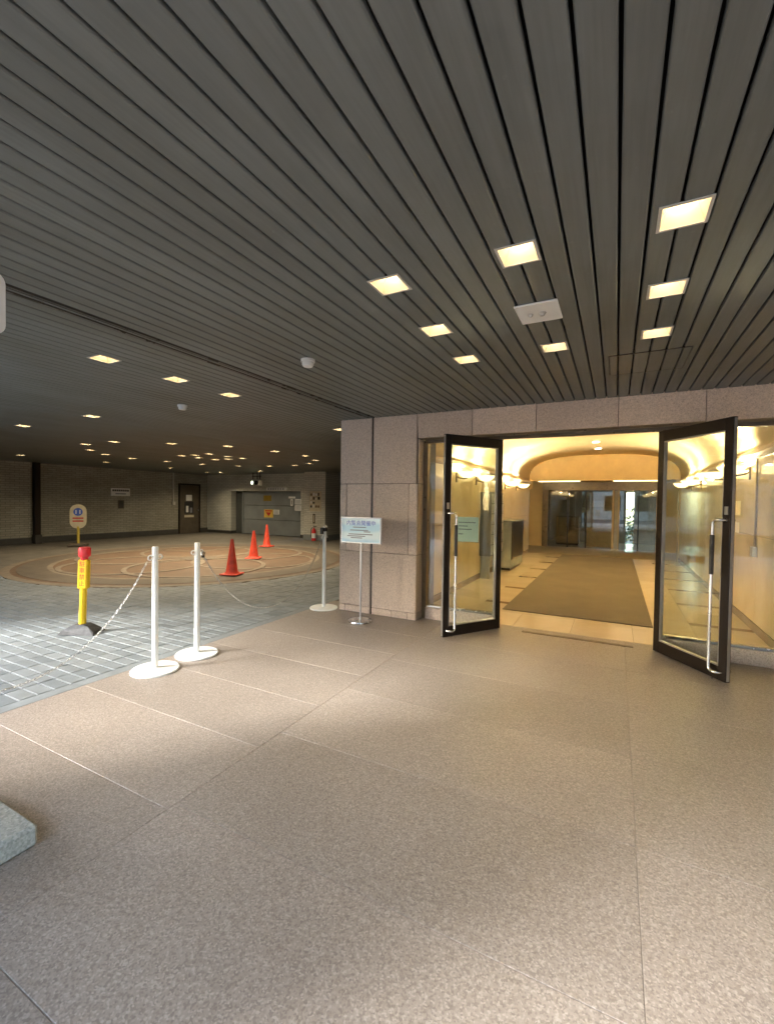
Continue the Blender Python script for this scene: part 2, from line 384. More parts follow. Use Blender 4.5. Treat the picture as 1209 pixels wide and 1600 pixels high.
# ================================================================== ceilings
holes = []          # x0,x1,y0,y1
NEAR_DL = [(x, y) for y in (2.01, 2.66, 3.30) for x in (-1.045, -.41, .20) if not (abs(y - 2.66) < .01 and abs(x + .41) < .01)]
DL = .078
GAR_DL = [(-3.62, 2.09), (-3.62, 2.73), (-3.62, 3.37), (-6.3, 3.47), (-8.17, 3.49), (-8.73, 5.22), (-9.73, 5.24), (-10.78, 5.91), (-11.51, 6.67), (-13.93, 8.11),
          (-11.85, 7.58), (-14.01, 5.92), (-7.88, 5.85), (-9.85, 7.59), (-11.8, 8.61), (-14.13, 10.42), (-9.36, 7.6), (-9.84, 8.11), (-8.76, 7.51),
          (-9.86, 8.66), (-11.5, 9.62), (-7.12, 6.58), (-8.8, 8.13), (-9.34, 8.65), (-8.82, 8.65), (-10.97, 10.56), (-14.83, 12.66), (-14.29, 12.81),
          (-6.82, 7.66), (-9.93, 10.89), (-12.03, 12.7), (-6.78, 8.69), (-7.28, 9.74), (-8.03, 10.53), (-8.94, 10.95), (-3.79, 5.7)]
for x, y in NEAR_DL + GAR_DL: holes.append((x - DL, x + DL, y - DL - .008, y + DL + .008))
HATCH = (-.07, .435, 3.68, 4.21); holes.append((HATCH[0] - .006, HATCH[1] + .006, HATCH[2] - .006, HATCH[3] + .006))
def slat_boxes(x0, x1, y0, y1):
    ys = {y0, y1}
    hs = [h for h in holes if h[1] > x0 and h[0] < x1 and h[3] > y0 and h[2] < y1]
    for h in hs: ys |= {max(y0, h[2]), min(y1, h[3])}
    ys = sorted(ys); out = []
    for a, b_ in zip(ys, ys[1:]):
        segs = [(x0, x1)]
        for h in hs:
            if h[2] < (a + b_) / 2 < h[3]:
                ns = []
                for s in segs:
                    if h[0] > s[0]: ns.append((s[0], min(s[1], h[0])))
                    if h[1] < s[1]: ns.append((max(s[0], h[1]), s[1]))
                segs = [s for s in ns if s[1] - s[0] > .002]
        out += [(s[0], s[1], a, b_) for s in segs]
    # join plain runs back together
    return out
def slat_shape(bm, x0, x1, y0, y1):
    # folded panel: flat face with small rolled edges
    e = .006
    if x1 - x0 < .03: box(bm, x0, x1, y0, y1, CEIL, CEIL + .02); return
    prism(bm, [(x0, CEIL + .022), (x0, CEIL + e), (x0 + e * .4, CEIL + e * .3), (x0 + e, CEIL), (x1 - e, CEIL), (x1 - e * .4, CEIL + e * .3), (x1, CEIL + e), (x1, CEIL + .022)], 'y', y0, y1)
PITCH, GAP = .1005, .0105
ec = bx('entrance_ceiling', -2.85, 4.6, FRONT_E, 5.3, CEIL + .14, CEIL + .34, 'ceiling_void'); tag(ec, kind='structure')
gc = bx('garage_ceiling', -17.0, -2.852, FRONT, 18.0, CEIL + .14, CEIL + .34, 'ceiling_void'); tag(gc, kind='structure')
x = -2.83; i = 0
while x < 4.55:
    bm = bmesh.new()
    for s in slat_boxes(x + GAP / 2, x + PITCH - GAP / 2, FRONT_E, 5.095): slat_shape(bm, *s)
    mesh_obj('slat', bm, 'slat', ec); x += PITCH
x = -2.945; k = 0; far = bmesh.new()
while x > -16.6:
    a = (x - PITCH + GAP / 2, x - GAP / 2, FRONT, 14.2 if x < -10.2 else 17.9)
    if k < 36:
        bm = bmesh.new()
        for s in slat_boxes(*a): slat_shape(bm, *s)
        mesh_obj('slat', bm, 'slat', gc)
    else:
        for s in slat_boxes(*a): box(far, s[0], s[1], s[2], s[3], CEIL, CEIL + .02)
    x -= PITCH; k += 1
o = mesh_obj('far_slats', far, 'slat', gc); o['kind'] = 'stuff'
# expansion joint between the two ceilings
bx('joint_profile', -2.852, -2.842, FRONT_E, 5.09, CEIL - .004, CEIL + .13, 'slat_dark', ec)
bx('joint_profile', -2.93, -2.918, FRONT, 17.9, CEIL - .004, CEIL + .13, 'slat_dark', gc)
bx('joint_profile', -2.897, -2.875, FRONT, 5.09, CEIL - .002, CEIL + .1, 'slat', gc)
# hatch with its own slat pieces
ht = thing('ceiling_hatch', 'dark outlined access hatch flush in slatted ceiling above the glass doors', 'hatch', ((HATCH[0] + HATCH[1]) / 2, HATCH[2], CEIL))
hx, hy = ht.location.x, ht.location.y
x = -2.83
while x < .6:
    a, b_ = max(x + GAP / 2, HATCH[0]), min(x + PITCH - GAP / 2, HATCH[1])
    if b_ - a > .005:
        bm = bmesh.new(); box(bm, a - hx, b_ - hx, 0, HATCH[3] - HATCH[2], -.003, .02); mesh_obj('slat', bm, 'slat', ht)
    x += PITCH
bm = bmesh.new(); w = .005
for q in ((HATCH[0] - w, HATCH[1] + w, HATCH[2] - w, HATCH[2]), (HATCH[0] - w, HATCH[1] + w, HATCH[3], HATCH[3] + w), (HATCH[0] - w, HATCH[0], HATCH[2], HATCH[3]), (HATCH[1], HATCH[1] + w, HATCH[2], HATCH[3])):
    box(bm, q[0] - hx, q[1] - hx, q[2] - hy, q[3] - hy, -.004, .03)
mesh_obj('rim', bm, 'bronze', ht)

# ================================================================== granite facade
fc = thing('granite_facade', 'pinkish granite clad pillar and lintel framing the glazed entrance', 'facade', (-2.8, 5.1, 0))
def fpart(name, x0, x1, y0, y1, z0, z1, mat, bev=.002, par=fc):
    L = par.location
    return bx(name, x0 - L.x, x1 - L.x, y0 - L.y, y1 - L.y, z0 - L.z, z1 - L.z, mat, par, bev)
fpart('core', -3.36, -2.235, 5.125, 5.75, 0, CEIL + .1, 'joint_dark', 0)
fpart('core', -2.235, 1.62, 5.13, 5.29, 2.32, CEIL + .5, 'joint_dark', 0)
fpart('core', 1.62, 4.6, 5.13, 5.75, 0, CEIL + .1, 'joint_dark', 0)
j = .007; Y0, Y1 = 5.1, 5.128
for z0, z1, cols in ((0.0, .09, (-3.375, -3.28, -2.885)), (.09, .828, (-3.375, -2.885)), (.828, 1.735, (-3.375, -3.268, -2.885)), (1.735, CEIL + .02, (-3.375, -2.885))):
    for a, b_ in zip(cols, cols[1:]): fpart('granite_panel', a + j / 2, b_ - j / 2, Y0, Y1, z0 + j / 2, z1 - j / 2, 'wall_granite')
for z0, z1, cols in ((0.0, .09, (-2.862, -2.57, -2.34, -2.22)), (.09, .828, (-2.862, -2.22)), (.828, 1.735, (-2.862, -2.34, -2.22)), (1.735, CEIL + .02, (-2.862, -2.24))):
    for a, b_ in zip(cols, cols[1:]): fpart('granite_panel', a + j / 2, b_ - j / 2, Y0, Y1, z0 + j / 2, z1 - j / 2, 'wall_granite')
# returns of the pillar
for z0, z1 in ((0, .09), (.09, .828), (.828, 1.735), (1.735, 2.3)):
    fpart('return_panel', -2.234, -2.221, 5.13, 5.30, z0 + j / 2, z1 - j / 2, 'wall_granite')
    fpart('return_panel', -3.374, -3.361, 5.13, 5.75, z0 + j / 2, z1 - j / 2, 'wall_granite')
fpart('return_panel', -3.374, -3.361, 5.13, 5.75, 2.302, CEIL + .02, 'wall_granite')
fpart('joint_channel', -2.884, -2.864, 5.108, 5.124, 0, CEIL + .02, 'bronze', 0)
jx = [-2.24, -1.53, -.81, -.005, .73, 1.46, 2.2, 2.95, 3.7, 4.6]
for q, (a, b_) in enumerate(zip(jx, jx[1:])):
    L = fc.location; bm = bmesh.new()
    t0 = .018 if q == 0 else 0
    prism(bm, [(a + j / 2 - L.x + t0, 2.302), (b_ - j / 2 - L.x, 2.302), (b_ - j / 2 - L.x, CEIL + .02), (a + j / 2 - L.x, CEIL + .02)], 'y', Y0 - L.y, Y1 - L.y)
    mesh_obj('granite_panel', bm, 'wall_granite', fc)
fpart('soffit_panel', -2.22, 1.62, 5.13, 5.29, 2.302, 2.319, 'bronze_trim', 0)
for z0, z1 in ((0, .09), (.09, .828), (.828, 1.735), (1.735, 2.3)):
    for a, b_ in ((1.62, 2.6), (2.6, 3.6), (3.6, 4.6)):
        fpart('granite_panel', a + j / 2, b_ - j / 2, Y0, Y1, z0 + j / 2, z1 - j / 2, 'wall_granite')

# ================================================================== glazed entrance frame with fixed sidelights
YF = 5.32
ef = thing('entrance_frame', 'bronze metal entrance frame with fixed glass sidelights on granite sills', 'door frame', (-.42, YF, 0))
def epart(name, x0, x1, y0, y1, z0, z1, mat, bev=.002, par=None):
    bm = bmesh.new(); box(bm, x0 + .42, x1 + .42, y0, y1, z0, z1, bev); return mesh_obj(name, bm, mat, par or ef)
epart('head', -2.2, 1.62, -.03, .05, 2.262, 2.301, 'bronze_frame')
epart('jamb', -2.22, -2.165, -.03, .05, 0, 2.26, 'bronze_trim'); epart('jamb', 1.56, 1.615, -.03, .05, 0, 2.26, 'bronze_trim')
epart('mullion', -1.285, -1.245, -.01, .05, .15, 2.26, 'bronze_frame'); epart('mullion', .405, .445, -.01, .05, .15, 2.26, 'bronze_frame')
for a, b_ in ((-2.164, -1.245), (.405, 1.56)):
    epart('sill_stone', a, b_, -.05, .06, 0, .145, 'wall_granite'); epart('sill_rail', a, b_, -.025, .045, .146, .172, 'steel')
for a, b_ in ((-2.16, -1.29), (.45, 1.555)):
    epart('sidelight_pane', a, b_, .005, .015, .174, 2.258, 'clear_glass', 0)
o = bx('notice_sheet', 0, .29, 0, .0012, 0, .31, 'green_paper', loc=(-1.79, YF + .018, 1.015))
tag(o, 'pale green printed notice fixed behind the sidelight by the left door', 'notice')
for q, (wd, zz) in enumerate(((.22, .235), (.12, .19), (.17, .15), (.06, .09))):
    bx('text_line', .035, .035 + wd, -.0012, -.0002, zz, zz + .012, 'grey_ink', o)

def make_leaf(name, label, hinge, direction, sgn):
    # local frame: x along the leaf from the hinge, y = inner face normal, z up
    d = Vector((*direction, 0)).normalized(); rz = math.atan2(d.y, d.x)
    t = thing(name, label, 'door', (hinge[0], hinge[1], 0), rz)
    W, H0, H1, T = .835, .012, 2.252, .022
    def P(n, x0, x1, z0, z1, mat, y0=-T, y1=T, bev=.002, par=None): return bx(n, x0, x1, y0, y1, z0, z1, mat, par or t, bev)
    P('stile', 0, .07, H0, H1, 'bronze'); P('stile', W - .075, W, H0, H1, 'bronze')
    P('top_rail', .07, W - .075, H1 - .105, H1, 'bronze'); P('bottom_rail', .07, W - .075, H0, H0 + .115, 'bronze')
    P('glass_pane', .07, W - .075, H0 + .115, H1 - .105, 'clear_glass', -.005, .005, 0)
    for a, b_, c_, d_ in ((.07, .082, H0 + .115, H1 - .105), (W - .087, W - .075, H0 + .115, H1 - .105)):
        P('glazing_bead', a, b_, c_, d_, 'satin_steel', -.016, .016, 0)
    P('glazing_bead', .082, W - .087, H0 + .115, H0 + .127, 'satin_steel', -.016, .016, 0); P('glazing_bead', .082, W - .087, H1 - .117, H1 - .105, 'satin_steel', -.016, .016, 0)
    P('edge_strip', W, W + .004, H0 + .01, H1 - .01, 'satin_steel', -.012, .012, 0)
    for s in (1, -1):
        bm = bmesh.new(); yo = s * (T + .055); xh = W - .115; xm = W - .038
        zt, zb = 1.385, .085; R = .03
        pts = [(xm, s * T * .9, zt), (xm - .004, s * (T + .03), zt), (xm - .016, yo * .93, zt), (xm - .04, yo, zt), (xh + R, yo, zt), (xh + R * .3, yo, zt - R * .3), (xh, yo, zt - R)]
        pts += [(xh, yo, zt - .3), (xh, yo, .7), (xh, yo, .4), (xh, yo, zb + R), (xh + R * .3, yo, zb + R * .3), (xh + R, yo, zb), (xm - .04, yo, zb), (xm - .016, yo * .93, zb), (xm - .004, s * (T + .03), zb), (xm, s * T * .9, zb)]
        tube(bm, pts, .0125, 12); h = mesh_obj('pull_handle', bm, 'steel', t, True)
        bm = bmesh.new(); tube(bm, [(xh, yo, .915), (xh, yo, 1.255)], .0175, 14); mesh_obj('grip', bm, 'black_rubber', h, True)
        bx('lock_plate', xm - .016, xm + .016, s * T, s * (T + .006) if s > 0 else s * T + .0, 1.43, 1.50, 'satin_steel', t) if s > 0 else bx('lock_plate', xm - .016, xm + .016, -T - .006, -T, 1.43, 1.50, 'satin_steel', t)
    bm = bmesh.new(); lathe(bm, [(0, -.001), (.006, -.001), (.006, .014), (0, .014)], 10, W - .12, sgn * .03, 0.0); 
    mesh_obj('door_stop', bm, 'steel', t)
    bm = bmesh.new(); lathe(bm, [(0, 0), (.016, 0), (.016, .013), (0, .013)], 10, .03, 0, 0); mesh_obj('pivot', bm, 'steel', t)
    return t
make_leaf('glass_door', 'open glass door leaf in dark bronze frame, hinged beside the granite pillar', (-1.222, YF - .03), (-.46, -.70), 1)
make_leaf('glass_door', 'open dark framed glass door leaf hinged on the side away from the granite pillar', (.382, YF - .03), (.53, -.75), -1)

# ================================================================== lobby
LX0, LX1, LY0, LY1, LYE = -2.4, 1.5, 5.4, 14.1, 16.6; LCX = (LX0 + LX1) / 2
lf = bx('lobby_floor', LX0 - 2.2, LX1 + 1.2, 5.55, 19.6, -.15, -.006, 'joint_dark'); tag(lf, kind='structure')
ts = .65; g = .0015
ny = int((LYE - 5.5) / ts) + 1
for i in range(6):
    for jy in range(ny):
        x0 = LX0 + i * ts; y0 = 5.5 + jy * ts
        if y0 > 14.2: continue
        dark = (i in (1, 5) and jy % 2 == 1)
        if dark:
            bm = bmesh.new(); box(bm, x0 + g, x0 + ts - g, y0 + g, y0 + ts - .14, -.03, 0); mesh_obj('tile', bm, 'lobby_tile', lf)
            bm = bmesh.new(); box(bm, x0 + g, x0 + ts - g, y0 + ts - .137, y0 + ts - g, -.03, 0); mesh_obj('inlay_tile', bm, 'lobby_inlay', lf)
        else:
            bm = bmesh.new(); box(bm, x0 + g, x0 + ts - g, y0 + g, y0 + ts - g, -.03, 0); mesh_obj('tile', bm, 'lobby_tile', lf)
bx('tile_band', LX0 - 2, LX1 + 1, 14.61, 19.5, -.03, 0, 'lobby_tile', lf)
o = bx('carpet_runner', -1.40, .43, 6.28, 14.0, .0005, .012, 'carpet', None, .003); tag(o, 'long olive brown carpet runner laid down the middle of the lobby', 'carpet')
o = bx('cross_mat', LX0 - 1.5, LX1 + .9, 14.12, 15.9, .0005, .012, 'mat_grey', None, .003); tag(o, 'wide grey beige mat laid across the lobby before the dark glazing', 'mat')
# side walls of polished stone
for side, X, sx, who in ((0, LX0, -1, 'marble lobby wall behind the stone counter, with lit wall lamps'), (1, LX1, 1, 'marble lobby wall opposite the stone counter, with a conduit')):
    wl = thing('lobby_wall', who, 'wall', (X, 5.8, 0))
    bx('core', *sorted((sx * .03, sx * .5)), -.4, LY1 - 5.8, 0, 3.3, 'joint_dark', wl)
    for jy in range(7):
        for z0, z1 in ((.1, 1.15), (1.15, 2.09)):
            y0 = -.3 + jy * 1.23; y1 = min(y0 + 1.23, LY1 - 5.8)
            bx('stone_panel', *sorted((0, sx * .03)), y0 + .002, y1 - .002, z0 + .002, z1 - .002, 'lobby_marble', wl)
    bx('skirting', *sorted((-sx * .008, sx * .03)), -.3, LY1 - 5.8, 0, .098, 'lobby_inlay', wl)
    bm = bmesh.new()
    prism(bm, [(-sx * a, z) for a, z in ((0, 2.092), (.03, 2.092), (.075, 2.125), (.075, 2.15), (.05, 2.165), (.05, 2.19), (0, 2.19))], 'y', -.3, LY1 - 5.8)
    mesh_obj('cornice', bm, 'cornice', wl)
    bx('upper_plaster', *sorted((0, sx * .03)), -.3, LY1 - 5.8, 2.19, 2.262, 'plaster_cream', wl)
# barrel vault
va = thing('lobby_vault', 'cream plastered shallow vault glowing warm above the lobby', 'ceiling', (LCX, 5.42, 2.2)); va['kind'] = 'structure'
hw = (LX1 - LX0) / 2; prof = []
for i in range(41):
    u = -1 + 2 * i / 40; s = math.sin(u * PI / 2)
    prof.append((s * hw, .74 * (1 - abs(s) ** 2.9) ** (1 / 2.9)))
bm = bmesh.new(); prism(bm, prof + [(hw + .4, 0), (hw + .4, 1.1), (-hw - .4, 1.1), (-hw - .4, 0)], 'y', 0, LY1 - 5.42 + .02)
o = mesh_obj('shell', bm, 'plaster_cream', va)
for p in o.data.polygons:
    if abs(p.normal.y) < .5 and p.area < 8: p.use_smooth = True
bm = bmesh.new(); prism(bm, prof, 'y', LY1 - 5.42 - .0, LY1 - 5.42 + .18); mesh_obj('tympanum', bm, 'plaster_ochre', va)
bm = bmesh.new(); box(bm, -hw - .3, hw + .3, -.128, -.001, .1, 1.1); mesh_obj('front_gable', bm, 'plaster_cream', va)
bx('lower_soffit', -hw - 2.2, hw + 1.2, LY1 - 5.42 + .022, 19.6 - 5.42, .06, .4, 'plaster_cream', va)
# round bosses where the cornice ends
for sx, X in ((-1, LX0), (1, LX1)):
    bm = bmesh.new(); lathe(bm, [(0, -.16), (.12, -.15), (.15, -.08), (.15, .12), (.12, .16), (0, .17)], 20)
    o = mesh_obj('cornice_boss', bm, 'plaster_ochre', None, True, (X + sx * .06, LY1 + .1, 2.10)); tag(o, 'round ochre boss ending the cornice of the lobby wall ' + ('behind the stone counter' if sx < 0 else 'with the conduit'), 'moulding')
    pl = bx('stone_pier', -.22, .16, 0, .3, 0, 1.945, 'lobby_marble', None, .004, (X + sx * .2, LY1 + .005, 0)); tag(pl, 'polished stone pier ending the lobby wall ' + ('behind the stone counter' if sx < 0 else 'with the conduit'), 'pier')
# end wall and side closures
we = thing('lobby_end_wall', 'cream end wall around the dark glazing at the far end of lobby', 'wall', (LCX, LYE, 0))
bx('left_panel', LX0 - 2.2 - LCX, -2.36 - LCX, 0, .2, 0, 2.26, 'plaster_cream', we); bx('right_panel', 1.32 - LCX, LX1 + 1.2 - LCX, 0, .2, 0, 2.26, 'plaster_cream', we)
bx('header', -2.36 - LCX, 1.32 - LCX, 0, .2, 2.115, 2.26, 'bronze_trim', we)
bx('side_return', LX0 - 2.3 - LCX, LX0 - 2.2 - LCX, LY1 - LYE - .4, 3, 0, 2.6, 'plaster_cream', we); bx('side_return', LX1 + 1.2 - LCX, LX1 + 1.3 - LCX, LY1 - LYE - .4, 1.2, 0, 2.6, 'plaster_cream', we)
bx('back_return', LX0 - 2.2 - LCX, LX0 - .5 - LCX, LY1 - LYE - .4, LY1 - LYE, 0, 2.6, 'plaster_cream', we); bx('back_return', LX1 + .5 - LCX, LX1 + 1.2 - LCX, LY1 - LYE - .4, LY1 - LYE, 0, 2.6, 'plaster_cream', we)
# glazing at the far end
gz = thing('far_glazing', 'dark bronze framed glazing across the far end of the lobby', 'glazing', (0, LYE, 0))
bx('head', -2.35, 1.31, -.06, .06, 1.99, 2.113, 'bronze_trim', gz); bx('post', -2.35, -2.16, -.06, .06, 0, 1.989, 'bronze_trim', gz); bx('post', 1.14, 1.31, -.06, .06, 0, 1.989, 'plaster_cream', gz)
for x0, x1 in ((-2.16, -1.52), (-1.49, -.94), (-.91, -.13), (.08, .62), (.65, 1.14)):
    bx('pane', x0, x1, -.006, .006, .01, 1.988, 'dark_glass', gz)
for x, m_ in ((-1.505, 'bronze'), (-.925, 'bronze'), (-.115, 'plaster_cream'), (.065, 'plaster_cream'), (.635, 'bronze')):
    bx('mullion', x - .015, x + .015, -.02, .02, 0, 1.989, m_, gz)
vb = thing('vestibule', 'dim brown inner vestibule seen through the far lobby glazing', 'room', (LCX, 19.5, 0))
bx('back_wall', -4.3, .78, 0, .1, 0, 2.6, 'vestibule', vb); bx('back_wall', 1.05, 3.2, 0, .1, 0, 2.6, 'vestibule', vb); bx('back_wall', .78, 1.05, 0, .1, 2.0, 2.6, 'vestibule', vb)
bx('window_pane', .78, 1.05, .03, .04, 0, 2.0, 'clear_glass', vb)
wd = thing('inner_door', 'pale grey door with two notices behind the far lobby glazing', 'door', (-.5, 17.0, 0))
bx('leaf', -.42, .36, 0, .05, .01, 1.93, 'door_white', wd, .004); bx('frame', .37, .43, -.03, .06, 0, 2.0, 'plaster_cream', wd); bx('notice', -.26, .12, -.003, -.0005, 1.42, 1.64, 'paper', wd); bx('notice', -.16, .0, -.003, -.0005, 1.1, 1.32, 'paper_cream', wd)
bx('side_panel', .44, .6, 0, .05, 0, 1.99, 'door_white', wd)
pc = thing('planter_cabinet', 'dark cabinet standing behind the far lobby glazing', 'cabinet', (-1.6, 17.6, 0))
bx('carcass', -.4, .4, 0, .4, .05, 1.05, 'door_brown', pc, .005); bx('plinth', -.38, .38, .02, .38, 0, .05, 'bronze', pc); bx('door_panel', -.38, -.01, -.02, -.001, .08, 1.02, 'bronze_trim', pc, .003); bx('door_panel', .01, .38, -.02, -.001, .08, 1.02, 'bronze_trim', pc, .003)
# light slots in the lower soffit
for n_, (x0, x1) in enumerate(((-2.2, -1.0), (-.1, 1.15))):
    s = thing('light_slot', 'long warm lit slot in the lobby soffit ' + ('over the cabinet side of the glazing' if n_ == 0 else 'over the side of the inner door'), 'light', ((x0 + x1) / 2, 14.6, 2.262))
    h = (x1 - x0) / 2
    bx('housing', -h - .02, h + .02, -.06, .06, -.012, -.0015, 'cornice', s); bx('diffuser', -h, h, -.045, .045, -.065, -.0125, 'slot_glow', s)
# sconces
def make_sconce(first=None):
    t = thing('wall_lamp', 'lit alabaster bowl wall lamp on bronze bracket above lobby marble', 'wall lamp', group='bowl wall lamps along the lobby')
    bm = bmesh.new(); n = 20
    prof_ = [(0.0, 0), (.06, .004), (.11, .03), (.15, .075), (.165, .10), (.158, .10), (.14, .078), (.10, .038), (.05, .014), (0, .012)]
    lathe(bm, prof_, n); mesh_obj('bowl', bm, 'sconce_glow', t, True, (0, .19, 0))
    bm = bmesh.new(); tube(bm, [(0, 0, .03), (0, .06, .0), (0, .13, -.012), (0, .19, -.002)], .012, 8); mesh_obj('bracket', bm, 'bronze_frame', t, True)
    bx('back_plate', -.04, .04, 0, .015, -.07, .10, 'bronze_frame', t, .004)
    ld = bpy.data.lights.new('bulb', 'POINT'); ld.energy = 26 * LAMP; ld.color = (1, .84, .53); ld.shadow_soft_size = .03
    b_ = bpy.data.objects.new('bulb', ld); COL.objects.link(b_); b_.parent = t; b_.location = (0, .19, .085)
    return t
sc0 = make_sconce(); first = True
for X, rz in ((LX0 + .0, -PI / 2), (LX1 - .0, PI / 2)):
    for y in (7.14, 8.31, 10.8, 12.1):
        o = sc0 if first else copy_tree(sc0); first = False
        o.location = (X, y, 1.915); o.rotation_euler.z = rz
        w_ = 'with the stone counter' if X < 0 else 'with the conduit'
        o['label'] = 'lit alabaster bowl wall lamp on bronze bracket, on the lobby wall ' + w_; o['group'] = 'bowl wall lamps on the wall ' + w_
# small spots in the vault
for q, y in enumerate((11.2, 12.5)):
    t = thing('vault_spot', 'small round lit spot in the crown of the lobby vault', 'light', (LCX, y, 2.94), group='spots in the lobby vault crown')
    bm = bmesh.new(); lathe(bm, [(.07, 0), (.075, -.012), (.085, -.012), (.085, .02)], 20); mesh_obj('trim_ring', bm, 'white_paint', t, True)
    bm = bmesh.new(); lathe(bm, [(0, -.006), (.07, -.006), (.07, .01), (0, .01)], 20); mesh_obj('lens', bm, 'lamp_far', t)
# stone counter against the left lobby wall
ct = thing('stone_counter', 'blue grey stone counter standing out from the marble lobby wall', 'counter', (LX0, 10.0, 0))
bx('body', .004, .34, 0, 1.3, .05, 1.08, 'counter_stone', ct, .004); bx('plinth', .004, .31, .03, 1.27, 0, .05, 'bronze', ct); bx('top', .004, .37, -.02, 1.32, 1.081, 1.12, 'counter_stone', ct, .005); bx('dark_front', .341, .36, .0, 1.3, .25, 1.08, 'bronze', ct)
# mailboxes
mb = thing('mailbox_bank', 'grey steel bank of small mailboxes on the marble lobby wall', 'mailboxes', (LX0 + .002, 8.62, 0))
bx('cabinet', 0, .22, 0, 1.05, .45, 1.72, 'mailbox_steel', mb, .004)
for a in range(5):
    for r_ in range(6):
        d_ = bx('flap', .221, .229, .025 + a * .203, .205 + a * .203, .48 + r_ * .205, .665 + r_ * .205, 'satin_steel', mb, .002)
        bx('knob', .2295, .241, .105 + a * .203, .125 + a * .203, .50 + r_ * .205, .52 + r_ * .205, 'steel', d_)
bx('leg', .02, .20, .02, .06, 0, .45, 'shutter_grey', mb); bx('leg', .02, .20, .99, 1.03, 0, .45, 'shutter_grey', mb)
cd = thing('wall_conduit', 'thin conduit with switch box running down the lobby marble', 'conduit', (LX1, 6.75, 0))
bm = bmesh.new(); tube(bm, [(-.015, 0, 1.02), (-.015, 0, 2.08)], .011, 8); mesh_obj('pipe', bm, 'bronze_trim', cd, True); bx('switch_box', -.05, -.001, -.05, .05, .9, 1.02, 'satin_steel', cd, .004)
for q, (y, z, s) in enumerate(((7.55, 1.38, .2), (7.6, 1.14, .14))):
    o = bx('wall_notice', -.003, -.001, 0, s * 1.5, 0, s, 'paper_cream', None, loc=(LX1, y, z)); tag(o, 'cream paper notice on lobby marble beside the conduit, ' + ('upper and wider' if q == 0 else 'lower and smaller'), 'notice')

# ================================================================== downlights in the slatted ceilings
def make_downlight(label, group, lens, watts):
    t = thing('recessed_downlight', label, 'downlight', group=group)
    bm = bmesh.new(); a, b_ = DL - .004, DL + .008
    for q in ((-b_, b_, -b_, -a), (-b_, b_, a, b_), (-b_, -a, -a, a), (a, b_, -a, a)): box(bm, q[0], q[1], q[2], q[3], -.0045, -.0005)
    mesh_obj('trim_frame', bm, 'conduit', t)
    bm = bmesh.new(); lo = [(-a, -a, -.002), (a, -a, -.002), (a, a, -.002), (-a, a, -.002)]; s = .52; hi = [(x_ * s, y_ * s, .105) for x_, y_, z_ in lo]
    A = [bm.verts.new(p) for p in lo]; B = [bm.verts.new(p) for p in hi]
    for i in range(4): bm.faces.new((A[i], A[(i + 1) % 4], B[(i + 1) % 4], B[i]))
    mesh_obj('reflector', bm, 'reflector', t)
    bx('lens', -a * s, a * s, -a * s, a * s, .092, .1045, lens, t)
    bm = bmesh.new()
    for q in ((-a - .003, -a - .001, -a, a), (a + .001, a + .003, -a, a), (-a - .003, a + .003, -a - .003, -a), (-a - .003, a + .003, a, a + .003)): box(bm, q[0], q[1], q[2], q[3], -.0004, .11)
    box(bm, -a - .003, a + .003, -a - .003, a + .003, .111, .114); mesh_obj('housing', bm, 'bronze', t)
    if watts:
        ld = bpy.data.lights.new('lamp', 'AREA'); ld.shape = 'SQUARE'; ld.size = .09; ld.energy = watts * LAMP; ld.color = (1, .80, .52); ld.spread = math.radians(140)
        l = bpy.data.objects.new('lamp', ld); COL.objects.link(l); l.parent = t; l.location = (0, 0, -.001)
    return t
d0 = make_downlight('lit square recessed downlight in the slatted canopy near the glass doors', 'downlights in the entrance canopy', 'lamp_warm', 1.1)
for k, (x, y) in enumerate(NEAR_DL): (d0 if k == 0 else copy_tree(d0)).location = (x, y, CEIL)
d1 = make_downlight('lit square downlight in the row over the driveway just past the ceiling joint', 'downlights over the driveway edge', 'lamp_warm', 1.1)
for k, (x, y) in enumerate(GAR_DL[:3]): (d1 if k == 0 else copy_tree(d1)).location = (x, y, CEIL)
d2 = make_downlight('small lit downlight scattered in the dark garage ceiling over the rosette paving', 'downlights in the garage ceiling', 'lamp_far', 5.2)
for k, (x, y) in enumerate(GAR_DL[3:]): (d2 if k == 0 else copy_tree(d2)).location = (x, y, CEIL)
# white sensor plate in the middle of the grid
sp = thing('ceiling_plate', 'white rectangular plate with small sensor domes between the canopy downlights', 'ceiling plate', (-.42, 2.655, CEIL))
bx('plate', -.115, .115, -.13, .13, -.012, -.0005, 'white_plastic', sp, .003)
for x, r_ in ((.02, .017), (-.045, .011)):
    bm = bmesh.new(); lathe(bm, [(r_ * 1.25, -.012), (r_ * 1.25, -.016), (r_, -.018), (r_ * .7, -.018 - r_ * .6), (0, -.018 - r_ * .8)], 16); mesh_obj('sensor_dome', bm, 'satin_steel', sp, True, (x, 0, 0))
for (x, y), lab in (((-2.16, 2.79), 'white round smoke detector under the canopy slats beside the ceiling joint'), ((-4.54, 3.51), 'white round smoke detector under the garage slats above the driveway')):
    t = thing('smoke_detector', lab, 'smoke detector', (x, y, CEIL))
    bm = bmesh.new(); lathe(bm, [(0, -.001), (.055, -.001), (.055, -.02), (.05, -.022)], 24); mesh_obj('base', bm, 'white_plastic', t, True)
    bm = bmesh.new(); lathe(bm, [(.044, -.02), (.046, -.04), (.036, -.055), (0, -.057)], 24); mesh_obj('chamber', bm, 'white_plastic', t, True)

